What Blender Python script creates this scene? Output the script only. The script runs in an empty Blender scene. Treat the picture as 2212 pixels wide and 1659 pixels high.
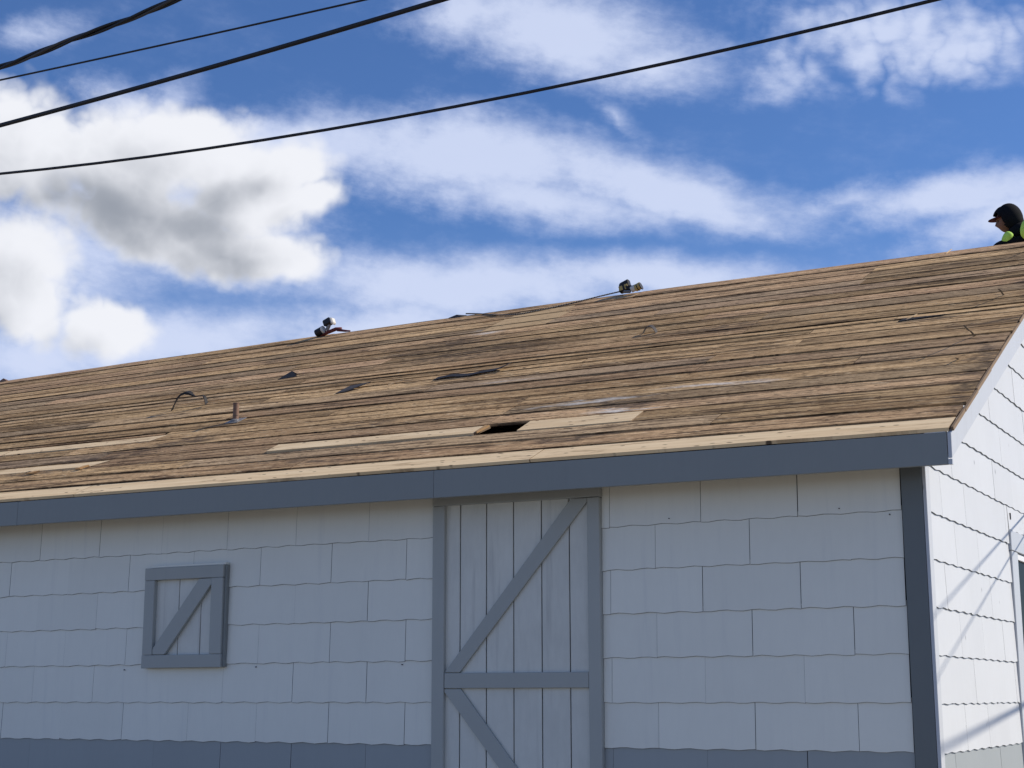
import bpy, bmesh, math, random
from mathutils import Vector, Matrix, Euler
random.seed(7)
sc = bpy.context.scene
col = sc.collection
rad = math.radians
H = 1.6                                   # eye height: all z below are metres above the ground

# ------------------------------------------------------------------ camera, sky, sun, exposure
cam_data = bpy.data.cameras.new("camera")
cam = bpy.data.objects.new("camera", cam_data); col.objects.link(cam); sc.camera = cam
cam_data.sensor_width = 36.0; cam_data.sensor_fit = 'HORIZONTAL'
cam_data.lens = 3331.5 / 2212 * 36.0
cam_data.clip_start = 0.05; cam_data.clip_end = 3000
YAW, PITCH, ROLL = 0.50202, 0.19924, -0.00195
_f = Vector((-math.sin(YAW)*math.cos(PITCH), math.cos(YAW)*math.cos(PITCH), math.sin(PITCH)))
_r = Vector((math.cos(YAW), math.sin(YAW), 0)); _u = _r.cross(_f)
_r2 = math.cos(ROLL)*_r + math.sin(ROLL)*_u; _u2 = -math.sin(ROLL)*_r + math.cos(ROLL)*_u
cam.matrix_world = Matrix(((_r2.x, _u2.x, -_f.x, 2.1316), (_r2.y, _u2.y, -_f.y, -8.7218),
                           (_r2.z, _u2.z, -_f.z, H + 0.0083), (0, 0, 0, 1)))

SUN = Vector((0.662, 0.448, 0.601)).normalized()        # towards the sun
sl = bpy.data.lights.new("sun", 'SUN'); sl.energy = 5.0; sl.angle = rad(0.53); sl.color = (1.0, 0.91, 0.78)
so = bpy.data.objects.new("sun", sl); col.objects.link(so)
so.rotation_euler = (-SUN).to_track_quat('-Z', 'Y').to_euler(); so.location = (20, 14, 20)

sc.view_settings.view_transform = 'Standard'; sc.view_settings.look = 'None'
sc.view_settings.gamma = 1.0; sc.view_settings.use_curve_mapping = False
sc.view_settings.exposure = 0.0
sc.cycles.max_bounces = 6
sc.cycles.use_denoising = True

# --- a small arithmetic layer over shader nodes
class S:
    def __init__(s, nt, k): s.nt, s.k = nt, k
    def _m(s, op, *a):
        n = s.nt.nodes.new('ShaderNodeMath'); n.operation = op
        for i, v in enumerate((s,) + a):
            if isinstance(v, S): s.nt.links.new(v.k, n.inputs[i])
            else: n.inputs[i].default_value = float(v)
        return S(s.nt, n.outputs[0])
    def __add__(s, o): return s._m('ADD', o)
    __radd__ = __add__
    def __sub__(s, o): return s._m('SUBTRACT', o)
    def __rsub__(s, o): return (s*-1) + o
    def __mul__(s, o): return s._m('MULTIPLY', o)
    __rmul__ = __mul__
    def __truediv__(s, o): return s._m('DIVIDE', o)
    def max(s, o): return s._m('MAXIMUM', o)
    def min(s, o): return s._m('MINIMUM', o)
    def smax(s, o, d): return s._m('SMOOTH_MAX', o, d)
    def sqrt(s): return s._m('SQRT')
    def abs(s): return s._m('ABSOLUTE')
    def step(s, a, b):                        # smoothstep a..b
        n = s.nt.nodes.new('ShaderNodeMapRange'); n.interpolation_type = 'SMOOTHSTEP'
        s.nt.links.new(s.k, n.inputs['Value'])
        n.inputs['From Min'].default_value = a; n.inputs['From Max'].default_value = b
        return S(s.nt, n.outputs[0])
def node(nt, t): return nt.nodes.new(t)
def sepxyz(nt, vec):
    n = node(nt, 'ShaderNodeSeparateXYZ'); nt.links.new(vec, n.inputs[0]); return [S(nt, o) for o in n.outputs]
def comb(nt, x, y, z):
    n = node(nt, 'ShaderNodeCombineXYZ')
    for i, v in enumerate((x, y, z)):
        if isinstance(v, S): nt.links.new(v.k, n.inputs[i])
        else: n.inputs[i].default_value = v
    return n.outputs[0]
def noise(nt, vec, scale, detail=4, rough=0.55, color=False):
    n = node(nt, 'ShaderNodeTexNoise'); n.inputs['Scale'].default_value = scale
    n.inputs['Detail'].default_value = detail; n.inputs['Roughness'].default_value = rough
    nt.links.new(vec, n.inputs['Vector'])
    return n.outputs['Color'] if color else S(nt, n.outputs[0])
def voro(nt, vec, scale, rnd=1.0):
    n = node(nt, 'ShaderNodeTexVoronoi'); n.inputs['Scale'].default_value = scale
    n.inputs['Randomness'].default_value = rnd
    nt.links.new(vec, n.inputs['Vector'])
    return S(nt, n.outputs['Distance']), n.outputs['Color']
def mixc(nt, fac, a, b):
    n = node(nt, 'ShaderNodeMix'); n.data_type = 'RGBA'
    for sock, v in ((n.inputs[0], fac), (n.inputs[6], a), (n.inputs[7], b)):
        if isinstance(v, S): nt.links.new(v.k, sock)
        elif isinstance(v, bpy.types.NodeSocket): nt.links.new(v, sock)
        elif isinstance(v, (int, float)): sock.default_value = v
        else: sock.default_value = (*v, 1)
    return n.outputs[2]
def ellipse(x, y, e):
    cx, cy, a, b, rot, w = e
    c, s = math.cos(rad(rot)), math.sin(rad(rot))
    dx, dy = x - cx, y - cy
    u = (dx*c + dy*s) * (1/a); v = (dy*c - dx*s) * (1/b)
    return (1 - (u*u + v*v).sqrt()) * w

def build_world():
    w = bpy.data.worlds.new("World"); sc.world = w; w.use_nodes = True
    nt = w.node_tree; nt.nodes.clear()
    out = node(nt, 'ShaderNodeOutputWorld'); bg = node(nt, 'ShaderNodeBackground')
    nt.links.new(bg.outputs[0], out.inputs[0]); bg.inputs[1].default_value = 0.1
    sky = node(nt, 'ShaderNodeTexSky'); sky.sky_type = 'NISHITA'; sky.sun_disc = False
    sky.sun_elevation = math.asin(SUN.z); sky.sun_rotation = math.atan2(SUN.x, SUN.y)
    sky.altitude = 300; sky.air_density = 1.0; sky.dust_density = 0.3; sky.ozone_density = 4.0
    tc = node(nt, 'ShaderNodeTexCoord'); d = tc.outputs['Generated']
    x, y, z = sepxyz(nt, d)
    az = x._m('ARCTAN2', y) * (180/math.pi); el = z.min(1).max(-1)._m('ARCSINE') * (180/math.pi)
    # soft billow warp of the directions
    wv = noise(nt, d, 9.0, 5, 0.55, True); w1, w2, _ = sepxyz(nt, wv)
    fine = noise(nt, d, 42.0, 7, 0.6)
    fine2 = noise(nt, d, 16.0, 6, 0.55)
    # stretched wisps: rotate so streaks fall slightly to the right
    st = comb(nt, (az*0.97 - el*0.2)*0.055, (el*0.97 + az*0.2)*0.26, 3.3)
    streak = noise(nt, st, 2.3, 8, 0.62)
    streak2 = noise(nt, st, 7.0, 6, 0.6)
    fib = noise(nt, comb(nt, (az - el*0.25)*0.9, (el + az*0.22)*2.4, 7.1), 1.0, 6, 0.65)
    puff = noise(nt, comb(nt, az*0.5, el*0.9, 1.7), 1.35, 6, 0.62)
    CUM = [(-47.03,19.04,3.45,2.63,-10,1),(-44.02,18.83,3.63,1.93,-14,1),(-42.4,16.97,4.54,1.67,-8,1),(-38.48,18.19,3.45,2.11,5,1),
           (-37.11,19.43,2.0,1.14,-10,1),(-37.72,16.21,2.99,1.09,-5,1),(-39.81,16.45,3.09,1.32,-12,1),(-47.42,14.95,2.72,2.19,0,1),
           (-41.67,19.67,3.81,1.67,4,1),(-39.21,19.16,3.63,1.4,4,1),(-36.02,18.3,1.27,1.05,0,0.9),(-46.54,13.87,1.63,1.58,10,1),(-44.13,13.12,1.52,1.12,0,1)]
    SHADE = [(-42.91,17.1,5.63,1.54,-6,1),(-39.63,16.21,3.99,1.02,0,0.85),(-39.52,18.06,3.09,0.88,15,0.6),(-46.1,17.26,3.09,1.09,0,0.8),(-47.24,14.63,2.18,1.05,0,0.3)]
    WISP = [(-37.48,20.0,6.4,1.5,6,1.05),(-30.66,19.8,8.2,1.9,-4,1.1),(-23.47,18.6,7.4,1.35,-14,1.05),(-27.96,18.2,8.6,1.3,-8,.85),
            (-30.64,15.1,9.4,1.6,-2,1.05),(-23.54,15.3,7.2,1.1,-2,1.05),(-36.99,15.39,6.17,.79,2,.7),(-33.8,13.6,5.99,1.4,6,1),
            (-42.71,12.78,8.17,1.58,5,1),(-46.58,11.89,4.72,1.4,5,.9),(-27.01,24.24,6.53,2.19,-6,1.1),(-29.77,24.75,4.36,1.58,0,.9),
            (-23.55,23.18,4.36,1.4,-8,.8),(-24.68,21.31,1.7,.5,-30,.42),(-14.43,23.72,5.99,1.93,-4,.85),(-11.41,22.77,4.72,1.67,6,1),
            (-18.0,22.56,2.9,1.05,10,.5),(-11.75,17.56,4.9,1.09,3,1),(-9.85,16.64,4.72,1.32,10,.9),(-16.13,17.65,2.9,.61,12,.45),
            (-42.5,17.4,7.6,3.0,-6,.95),(-46.5,15.3,5.0,2.4,0,.95),(-47.13,23.03,2.0,.74,15,.5),(-42.08,21.19,1.63,1.05,35,.5),(-43.1,20.87,2.54,1.05,-10,.6)]
    def cumulus(dv):                          # cloud thickness seen along a direction
        X, Y, Z = sepxyz(nt, dv)
        a_ = X._m('ARCTAN2', Y)*(180/math.pi); e_ = Z.min(1).max(-1)._m('ARCSINE')*(180/math.pi)
        q1, q2, _ = sepxyz(nt, noise(nt, dv, 9.0, 4, 0.55, True))
        a_ = a_ + (q1 - 0.5)*3.4; e_ = e_ + (q2 - 0.5)*2.4
        c = None
        for e in CUM:
            v = ellipse(a_, e_, e); c = v if c is None else c.smax(v, 0.12)
        for sc_, k_ in ((17.0, .62), (38.0, .36), (85.0, .20)):
            c = c + ((noise(nt, dv, sc_, 1.5, 0.5) - 0.5).abs()*2 - 0.2)*k_
        return c
    def shifted(f):
        n = node(nt, 'ShaderNodeVectorMath'); n.operation = 'ADD'; nt.links.new(d, n.inputs[0]); n.inputs[1].default_value = tuple(Vector((0.80, 0.25, 0.55))*f); return n.outputs[0]
    c = cumulus(d)
    depth = cumulus(shifted(0.026)).max(0)
    cmask = (c + (fine - 0.5)*0.30).step(-0.13, 0.40)
    bx = az + (w1 - 0.5)*4.0; by = el + (w2 - 0.5)*2.2
    sh = None
    for e in SHADE:
        v = ellipse(bx, by, e).max(0); sh = v if sh is None else sh.smax(v, 0.15)
    sh = (sh*1.30 + (fine2 - 0.5)*0.55 + (depth.min(1.0) - 0.45)*0.85).step(-0.30, 1.40)
    wx = az + (w1 - 0.5)*3.0 + (fine - 0.5)*1.6; wy = el + (w2 - 0.5)*1.6 + (streak - 0.5)*0.7 + (fine2 - 0.5)*0.8
    q = None
    for e in WISP:
        v = ellipse(wx, wy, e).max(-0.4); q = v if q is None else q.smax(v, 0.18)
    # the same kind of cloud carries on over the rest of the sky
    off = (((az + 29)*(1/24))*((az + 29)*(1/24)) + ((el - 16)*(1/13))*((el - 16)*(1/13))).sqrt().step(0.95, 1.5)
    far = noise(nt, comb(nt, x*2.0, y*2.0, z*5.0), 1.5, 7, 0.6)
    cell = ((noise(nt, d, 30.0, 2, 0.6) - 0.5).abs()*2 - 0.2)*ellipse(az, el, (-13.5, 23.5, 8.5, 3.5, 0, 1)).step(0.0, 0.5)
    q = q + cell*1.15
    q = q*(1 - off) + ((far - 0.52)*3.2)*off
    wm = (q*1.25 + (streak - 0.5)*0.45 + (puff - 0.5)*0.70 + (fine - 0.5)*0.55 + (fib - 0.5)*0.35).step(-0.24, 1.0)
    wm = 1 - (1 - wm*0.88)*(1 - (streak*0.5 + puff*0.5).step(0.46, 0.75)*0.10)
    low = el.step(17.5, 9.0) if False else (1 - el.step(8.0, 18.0)) * 0.42
    wm = 1 - (1 - wm)*(1 - low)
    skyc = node(nt, 'ShaderNodeMix'); skyc.data_type = 'RGBA'; skyc.blend_type = 'MULTIPLY'
    skyc.inputs[0].default_value = 1.0; nt.links.new(sky.outputs[0], skyc.inputs[6]); skyc.inputs[7].default_value = (0.72, 0.92, 1.24, 1)
    wispc = mixc(nt, wm, (4.9, 5.9, 8.9), (6.9, 7.6, 9.6))
    a = mixc(nt, wm, skyc.outputs[2], wispc)
    cumc = mixc(nt, sh, (8.8, 8.95, 9.5), (3.2, 3.5, 4.1))
    b = mixc(nt, cmask, a, cumc)
    nt.links.new(b, bg.inputs[0])
build_world()

# ------------------------------------------------------------------ helpers
def tag(o, label=None, cat=None, group=None, kind=None):
    if label: o['label'] = label
    if cat: o['category'] = cat
    if group: o['group'] = group
    if kind: o['kind'] = kind
    return o
def empty(name, loc, parent=None):
    o = bpy.data.objects.new(name, None); col.objects.link(o); o.location = loc; o.empty_display_size = 0.1
    if parent: o.parent = parent
    return o
def link(name, me, m, parent=None, loc=None, rot=None, smooth=False):
    o = bpy.data.objects.new(name, me); col.objects.link(o)
    if m and not me.materials: me.materials.append(m)
    if parent: o.parent = parent
    if loc is not None: o.location = loc
    if rot is not None: o.rotation_euler = rot
    if smooth:
        for p in me.polygons: p.use_smooth = True
    return o
class MB:
    def __init__(s): s.v, s.f = [], []
    def box(s, x0, x1, y0, y1, z0, z1):
        b = len(s.v)
        s.v += [(x, y, z) for z in (z0, z1) for y in (y0, y1) for x in (x0, x1)]
        s.f += [tuple(b+i for i in q) for q in ((0,2,3,1),(4,5,7,6),(0,1,5,4),(2,6,7,3),(0,4,6,2),(1,3,7,5))]
        return s
    def prism(s, poly, off):                 # poly: 3-D points in order, extruded by off
        b = len(s.v); n = len(poly); off = Vector(off)
        s.v += [tuple(p) for p in poly] + [tuple(Vector(p)+off) for p in poly]
        s.f += [tuple(range(b+n-1, b-1, -1)), tuple(range(b+n, b+2*n))]
        for i in range(n):
            j = (i+1) % n; s.f.append((b+i, b+j, b+n+j, b+n+i))
        return s
    def tube(s, pts, r, seg=8, caps=True):
        b = len(s.v); pts = [Vector(p) for p in pts]; n = len(pts)
        up = Vector((0, 0, 1)); rr = r if callable(r) else (lambda t: r)
        for i, p in enumerate(pts):
            t = (pts[min(i+1, n-1)] - pts[max(i-1, 0)]).normalized()
            a = t.cross(up)
            if a.length < 1e-3: a = t.cross(Vector((1, 0, 0)))
            a.normalize(); c = a.cross(t)
            for k in range(seg):
                th = 2*math.pi*k/seg
                s.v.append(tuple(p + (a*math.cos(th) + c*math.sin(th))*rr(i/(n-1))))
        for i in range(n-1):
            for k in range(seg):
                k2 = (k+1) % seg
                s.f.append((b+i*seg+k, b+(i+1)*seg+k, b+(i+1)*seg+k2, b+i*seg+k2))
        if caps:
            s.f += [tuple(b+k for k in range(seg)), tuple(b+(n-1)*seg+k for k in reversed(range(seg)))]
        return s
    def mesh(s, name):
        me = bpy.data.meshes.new(name); me.from_pydata(s.v, [], s.f); me.update()
        bm = bmesh.new(); bm.from_mesh(me); bmesh.ops.recalc_face_normals(bm, faces=bm.faces); bm.to_mesh(me); bm.free()
        return me
    def build(s, name, m, parent=None, loc=None, rot=None, smooth=False, bevel=0.0):
        o = link(name, s.mesh(name), m, parent, loc, rot, smooth)
        if bevel:
            b = o.modifiers.new("edge", 'BEVEL'); b.width = bevel; b.segments = 1; b.limit_method = 'ANGLE'
        return o

# ------------------------------------------------------------------ materials
def new_mat(name):
    m = bpy.data.materials.new(name); m.use_nodes = True
    nt = m.node_tree; p = nt.nodes['Principled BSDF']
    return m, nt, p
def bump(nt, p, h, strength, dist):
    b = node(nt, 'ShaderNodeBump'); b.inputs['Strength'].default_value = strength; b.inputs['Distance'].default_value = dist
    nt.links.new(h.k, b.inputs['Height']); nt.links.new(b.outputs[0], p.inputs['Normal'])
def obj_coords(nt, seed=37.0):
    tc = node(nt, 'ShaderNodeTexCoord'); oi = node(nt, 'ShaderNodeObjectInfo')
    r = S(nt, oi.outputs['Random']); x, y, z = sepxyz(nt, tc.outputs['Object'])
    return x + r*seed, y + r*seed*1.7, z + r*seed*0.6, r
def plain(name, c, rough=0.6, var=0.08, scale=6.0, metallic=0.0, bmp=0.0, spec=0.35):
    m, nt, p = new_mat(name); x, y, z, r = obj_coords(nt)
    v = comb(nt, x, y, z)
    n = noise(nt, v, scale, 5, 0.6)
    f = (n - 0.5)*2*var + (r - 0.5)*var*0.6 + 1
    cn = node(nt, 'ShaderNodeMix'); cn.data_type = 'RGBA'; cn.blend_type = 'MULTIPLY'; cn.inputs[0].default_value = 1
    cn.inputs[6].default_value = (*c, 1); nt.links.new(comb(nt, f, f, f), cn.inputs[7])
    nt.links.new(cn.outputs[2], p.inputs['Base Color'])
    p.inputs['Roughness'].default_value = rough; p.inputs['Metallic'].default_value = metallic
    p.inputs['Specular IOR Level'].default_value = spec
    if bmp: bump(nt, p, noise(nt, v, scale*12, 4, 0.6), bmp, 0.002)
    return m

PITCH_R = rad(25.908); CP, SP = math.cos(PITCH_R), math.sin(PITCH_R)
def wood(name, dark, mid, light, old=True, tone=0.24):
    m, nt, p = new_mat(name); x, y, z, r = obj_coords(nt)
    grain = noise(nt, comb(nt, x*1.3, y*26, z*26), 1.0, 5, 0.65)
    streak = noise(nt, comb(nt, x*0.9, y*11, z*11), 1.0, 5, 0.6)
    mott = noise(nt, comb(nt, x*7, y*19, z*19), 1.0, 5, 0.75)
    rnd2 = (r*91.7)._m('FRACT'); rnd3 = (r*57.3)._m('FRACT')
    if not old:
        t = (grain*0.55 + streak*0.45).step(0.3, 0.72)
        c = mixc(nt, t, mid, light)
        hd, hc = voro(nt, comb(nt, x*9 + y*5, y*24, 0), 1.0)
        hk, _, _ = sepxyz(nt, hc)
        mark = (1 - (hd + (mott - 0.5)*0.2).step(0.09, 0.22))*hk.step(0.40, 0.45)
        sc1 = (noise(nt, comb(nt, x*3, y*16, z), 1.0, 6, 0.65)).step(0.53, 0.68)
        c = mixc(nt, sc1*0.6, c, dark)
        c = mixc(nt, mark*0.9, c, (0.05, 0.035, 0.03))
        nt.links.new(c, p.inputs['Base Color'])
        bump(nt, p, grain*0.6 + mott*0.4, 0.35, 0.003)
    else:
        geo = node(nt, 'ShaderNodeNewGeometry'); gx, gy, gz = sepxyz(nt, geo.outputs['Position'])
        sx, ss = gx, (gy + 0.3)*(1/CP)
        wv = noise(nt, comb(nt, sx*0.9, ss*2.6, 0), 1.6, 6, 0.6, True); wa, wb, wc = sepxyz(nt, wv)
        big = noise(nt, comb(nt, sx*0.55, ss*1.5, 3), 1.0, 5, 0.6)
        t = (grain*0.30 + streak*0.38 + mott*0.32 + (big - 0.5)*0.35).step(0.36, 0.64)
        c = mixc(nt, t, mid, light)
        c = mixc(nt, rnd3.step(0.55, 1.0)*0.45, c, (0.50, 0.32, 0.20))       # pinkish boards
        c = mixc(nt, rnd2.step(0.70, 1.0)*0.55, c, (0.34, 0.26, 0.175))       # greyer boards
        blot = noise(nt, comb(nt, x*1.7, y*8, z*6), 1.0, 6, 0.72).step(0.54, 0.68)
        c = mixc(nt, blot*0.42, c, dark)
        # felt residue: dark streaks along the grain, chips and slivers
        tar = (noise(nt, comb(nt, x*1.1, y*14, z*14), 1.0, 7, 0.68) + (big - 0.5)*0.35).step(0.545, 0.70)
        c = mixc(nt, tar*0.85, c, dark)
        chip = noise(nt, comb(nt, x*10 + y*12, y*30 - x*3, z*25), 1.0, 4, 0.7).step(0.56, 0.66)
        c = mixc(nt, chip*0.78, c, dark)
        ck = noise(nt, comb(nt, x*0.30, y*8.5, z*5), 1.0, 3, 0.5)
        crack = (1 - (ck - 0.5).abs().step(0.008, 0.030))*(mott + 0.1).step(0.40, 0.55)
        c = mixc(nt, crack*0.8, c, (0.04, 0.026, 0.018))
        pale = noise(nt, comb(nt, x*8 + y*14, y*27, z*31), 1.0, 4, 0.65).step(0.56, 0.70)
        c = mixc(nt, pale*0.5, c, (0.76, 0.58, 0.36))
        hd, hc = voro(nt, comb(nt, x*6 + y*5, y*12, 0), 1.0)
        hk, h2, _ = sepxyz(nt, hc)
        mark = (1 - (hd + (mott - 0.5)*0.16).step(0.06, 0.15))*hk.step(0.20, 0.26)
        c = mixc(nt, mark*0.9, c, (0.035, 0.025, 0.022))
        tcg = node(nt, 'ShaderNodeTexCoord'); _, gyy, _ = sepxyz(nt, tcg.outputs['Generated'])
        edge = ((gyy - 0.5).abs()*2 + (streak - 0.5)*0.5 + (mott - 0.5)*0.5).step(0.82, 1.12)      # dirt packed along the joints
        c = mixc(nt, edge*(streak*1.1).step(0.35, 0.75)*(rnd2*0.5 + 0.4), c, (0.07, 0.045, 0.03))
        # stains with their own place on the roof
        ex, es = sx + (wa - 0.5)*0.9, ss + (wb - 0.5)*0.45
        def stains(L):
            q = None
            for e in L:
                v = ellipse(ex, es, e).max(0); q = v if q is None else q.max(v)
            return q
        dk = stains([(-6.75,1.0,.9,.24,12,.85),(-7.25,.75,.6,.16,10,.85),(-6.2,1.3,.7,.22,14,.9),(-6.0,1.72,.35,.12,10,1),(-4.6,1.22,1.2,.09,0,.7),
                     (-5.2,4.05,.95,.55,0,.95),(-4.5,3.5,1.3,.5,0,.75),(-3.6,4.6,.9,.3,0,.6),(-2.2,3.3,1.2,.3,0,.5),(-2.2,1.12,.35,.09,5,1.3),(-2.3,.42,.6,.1,0,1.1),(-2.5,1.2,.8,.08,0,.7),
                     (.14,2.5,.30,.06,4,1.4),(.2,3.2,.2,.05,0,1.2),(.2,1.4,.14,.8,0,.95),(.2,.6,.12,.6,0,.95),(.2,3.6,.16,.9,0,.8),(-.45,2.8,.4,.06,0,1.0),
                     (-7.4,4.4,.35,.3,40,.55),(-1.0,1.0,.8,.25,0,.4),(-8.6,1.6,.9,.12,0,.8),(-6.95,.3,.4,.07,0,.9),(-4.3,.35,1.2,.1,0,.6)])
        gaze = noise(nt, comb(nt, sx*6, ss*26, 0), 1.0, 5, 0.65)
        c = mixc(nt, (dk*1.6*(gaze.step(0.36, 0.62)*0.85 + 0.12)*(streak.step(0.30, 0.62)*0.7 + 0.3)).step(0.03, 0.60)*0.72, c, (0.062, 0.048, 0.04))
        wh = stains([(-2.55,1.30,.65,.10,3,1.2),(-2.2,1.02,.5,.06,0,.9),(-1.6,1.45,.7,.1,0,.7),(-4.9,4.45,.5,.12,0,.6),(-3.6,2.2,.5,.1,0,.45)])
        c = mixc(nt, (wh*1.6*(gaze*1.6 - 0.15)).step(0.15, 0.8)*0.8, c, (0.62, 0.58, 0.52))
        # board-to-board tone, weathered grit
        grit = noise(nt, comb(nt, x*24 + y*20, y*52, z*40), 1.0, 3, 0.7)
        f = ((r - 0.5)*2*tone + 1)*((grit - 0.5)*1.5 + 1)
        cn = node(nt, 'ShaderNodeMix'); cn.data_type = 'RGBA'; cn.blend_type = 'MULTIPLY'; cn.inputs[0].default_value = 1
        nt.links.new(c, cn.inputs[6]); nt.links.new(comb(nt, f, f, f), cn.inputs[7]); c = cn.outputs[2]
        nt.links.new(c, p.inputs['Base Color'])
        bump(nt, p, grain*0.35 + mott*0.35 + streak*0.3 - chip*0.25 - mark*0.4 + pale*0.2, 0.6, 0.007)
    p.inputs['Roughness'].default_value = 0.9; p.inputs['Specular IOR Level'].default_value = 0.06
    return m
M = {}
M['old_wood'] = wood('weathered sheathing wood', (0.055, 0.034, 0.02), (0.27, 0.168, 0.085), (0.61, 0.415, 0.215))
M['new_wood'] = wood('fresh pine', (0.30, 0.195, 0.11), (0.68, 0.495, 0.285), (0.88, 0.695, 0.44), old=False)
M['patch_wood'] = wood('yellowed patch board', (0.26, 0.17, 0.09), (0.46, 0.315, 0.17), (0.60, 0.43, 0.24), old=False)
M['end_grain'] = plain('dirty end grain', (0.10, 0.066, 0.04), 0.9, 0.2)
M['rafter'] = plain('rafter timber', (0.22, 0.15, 0.09), 0.8, 0.2)
M['tar'] = plain('dark roofing felt', (0.018, 0.017, 0.019), 0.75, 0.3, 20, bmp=0.4)
M['felt_grey'] = plain('dusty roofing felt', (0.06, 0.055, 0.055), 0.8, 0.3, 20, bmp=0.4)
M['backing'] = plain('black building paper', (0.03, 0.03, 0.032), 0.9)

def paint(name, c, streaks=0.10, rough=0.45, grime_shade=(0.32, 0.33, 0.33), spots=0.0, spec=0.4, mottle=0.05):
    m, nt, p = new_mat(name); x, y, z, r = obj_coords(nt, 11.0)
    geo = node(nt, 'ShaderNodeNewGeometry'); gx, gy, gz = sepxyz(nt, geo.outputs['Position'])
    v = noise(nt, comb(nt, (gx + gy)*14, gx*2, gz*0.9), 1.0, 5, 0.6)       # vertical runs
    n = noise(nt, comb(nt, gx*2.2, gy*2.2, gz*2.2), 1.0, 5, 0.6)
    fin = noise(nt, comb(nt, x*30, y*30, z*8), 1.0, 4, 0.6)
    f = (n - 0.5)*2*mottle + (fin - 0.5)*mottle + (r - 0.5)*0.045 + 1
    cn = node(nt, 'ShaderNodeMix'); cn.data_type = 'RGBA'; cn.blend_type = 'MULTIPLY'; cn.inputs[0].default_value = 1
    cn.inputs[6].default_value = (*c, 1); nt.links.new(comb(nt, f, f, f), cn.inputs[7])
    cc = mixc(nt, (v + (n - 0.5)*0.3).step(0.52, 0.80)*streaks, cn.outputs[2], grime_shade)
    if spots:
        d, dc = voro(nt, comb(nt, gx*9, gy*9, gz*7), 1.0); k, _, _ = sepxyz(nt, dc)
        sp = (1 - (d + (fin - 0.5)*0.25).step(0.05, 0.16))*k.step(0.86, 0.88)
        cc = mixc(nt, sp*spots, cc, (0.10, 0.095, 0.09))
    nt.links.new(cc, p.inputs['Base Color']); p.inputs['Roughness'].default_value = rough
    p.inputs['Specular IOR Level'].default_value = spec
    bump(nt, p, fin*0.6 + noise(nt, comb(nt, x*4, y*4, z*4), 1.0, 4)*0.8, 0.12, 0.004)
    return m
M['white'] = paint('white house paint', (0.80, 0.795, 0.71), 0.16, grime_shade=(0.45, 0.46, 0.47))  # lighter, warmer copy of the white paint for the shaded front
M['white_gable_sun'] = paint('white house paint, gable side', (0.605, 0.62, 0.625), 0.22, grime_shade=(0.52, 0.53, 0.54), spots=0.8)  # same white paint, base darkened for full sun; the spots are wear
M['rake'] = paint('peeling white trim paint', (0.52, 0.54, 0.56), 0.35, grime_shade=(0.34, 0.33, 0.31), spots=0.7)
M['band'] = paint('slate grey house paint', (0.335, 0.362, 0.362), 0.15, grime_shade=(0.22, 0.25, 0.27))
M['grime_shade'] = plain('shadow dark shingle edge', (0.20, 0.205, 0.20), 0.8)  # dark colour stands in for the shadow line under each course
M['trim'] = paint('blue grey trim paint', (0.385, 0.40, 0.375), 0.12, grime_shade=(0.26, 0.30, 0.33), rough=0.5)
M['fascia'] = paint('dark blue grey fascia paint', (0.235, 0.25, 0.24), 0.14, grime_shade=(0.18, 0.195, 0.20), rough=0.4)
M['corner'] = paint('dark slate corner paint', (0.15, 0.167, 0.168), 0.14, grime_shade=(0.10, 0.12, 0.15), rough=0.4)
M['plank'] = paint('worn whitewashed plank', (0.65, 0.65, 0.59), 0.6, grime_shade=(0.37, 0.37, 0.345), mottle=0.16)
M['casing'] = paint('grey window casing paint', (0.50, 0.53, 0.56), 0.3, grime_shade=(0.3, 0.33, 0.36))
M['sash'] = plain('white sash paint', (0.78, 0.78, 0.76), 0.4)
m, nt, p = new_mat('dark window glass'); p.inputs['Base Color'].default_value = (0.012, 0.02, 0.018, 1)
p.inputs['Roughness'].default_value = 0.3; p.inputs['Specular IOR Level'].default_value = 0.02; M['glass'] = m
M['rust'] = plain('rusty vent pipe', (0.21, 0.125, 0.085), 0.7, 0.4, 20, bmp=0.4)
M['lead'] = plain('lead flashing', (0.20, 0.195, 0.19), 0.55, 0.3, 14, bmp=0.4)
M['cable'] = plain('black cable sheath', (0.012, 0.012, 0.015), 0.45)
M['cable_grey'] = plain('weathered cable strand', (0.05, 0.045, 0.045), 0.55)
M['black'] = plain('black tool plastic', (0.014, 0.014, 0.017), 0.45)
M['yellow'] = plain('tool yellow', (0.46, 0.35, 0.12), 0.5, 0.2, 40)
M['white_pl'] = plain('white plastic', (0.62, 0.60, 0.54), 0.5)
M['grey_pl'] = plain('grey metal', (0.22, 0.22, 0.22), 0.4, metallic=0.5)
M['red'] = plain('dark red enamel', (0.13, 0.022, 0.018), 0.5)
M['rope_w'] = plain('white rope strand', (0.30, 0.28, 0.25), 0.9)
M['skin'] = plain('skin', (0.16, 0.085, 0.058), 0.55)
M['cloth_black'] = plain('black hoodie cloth', (0.007, 0.008, 0.011), 0.9, 0.3, 30, bmp=0.3, spec=0.12)
M['trousers'] = plain('dark work trousers', (0.03, 0.033, 0.04), 0.9)
M['hivis'] = plain('hi-vis yellow green', (0.45, 0.74, 0.13), 0.75, 0.1, 20)
M['maroon'] = plain('maroon cap cloth', (0.06, 0.008, 0.02), 0.8)
M['boot'] = plain('brown boot leather', (0.09, 0.055, 0.035), 0.7)
M['eye'] = plain('eye', (0.05, 0.04, 0.035), 0.2)

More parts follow.
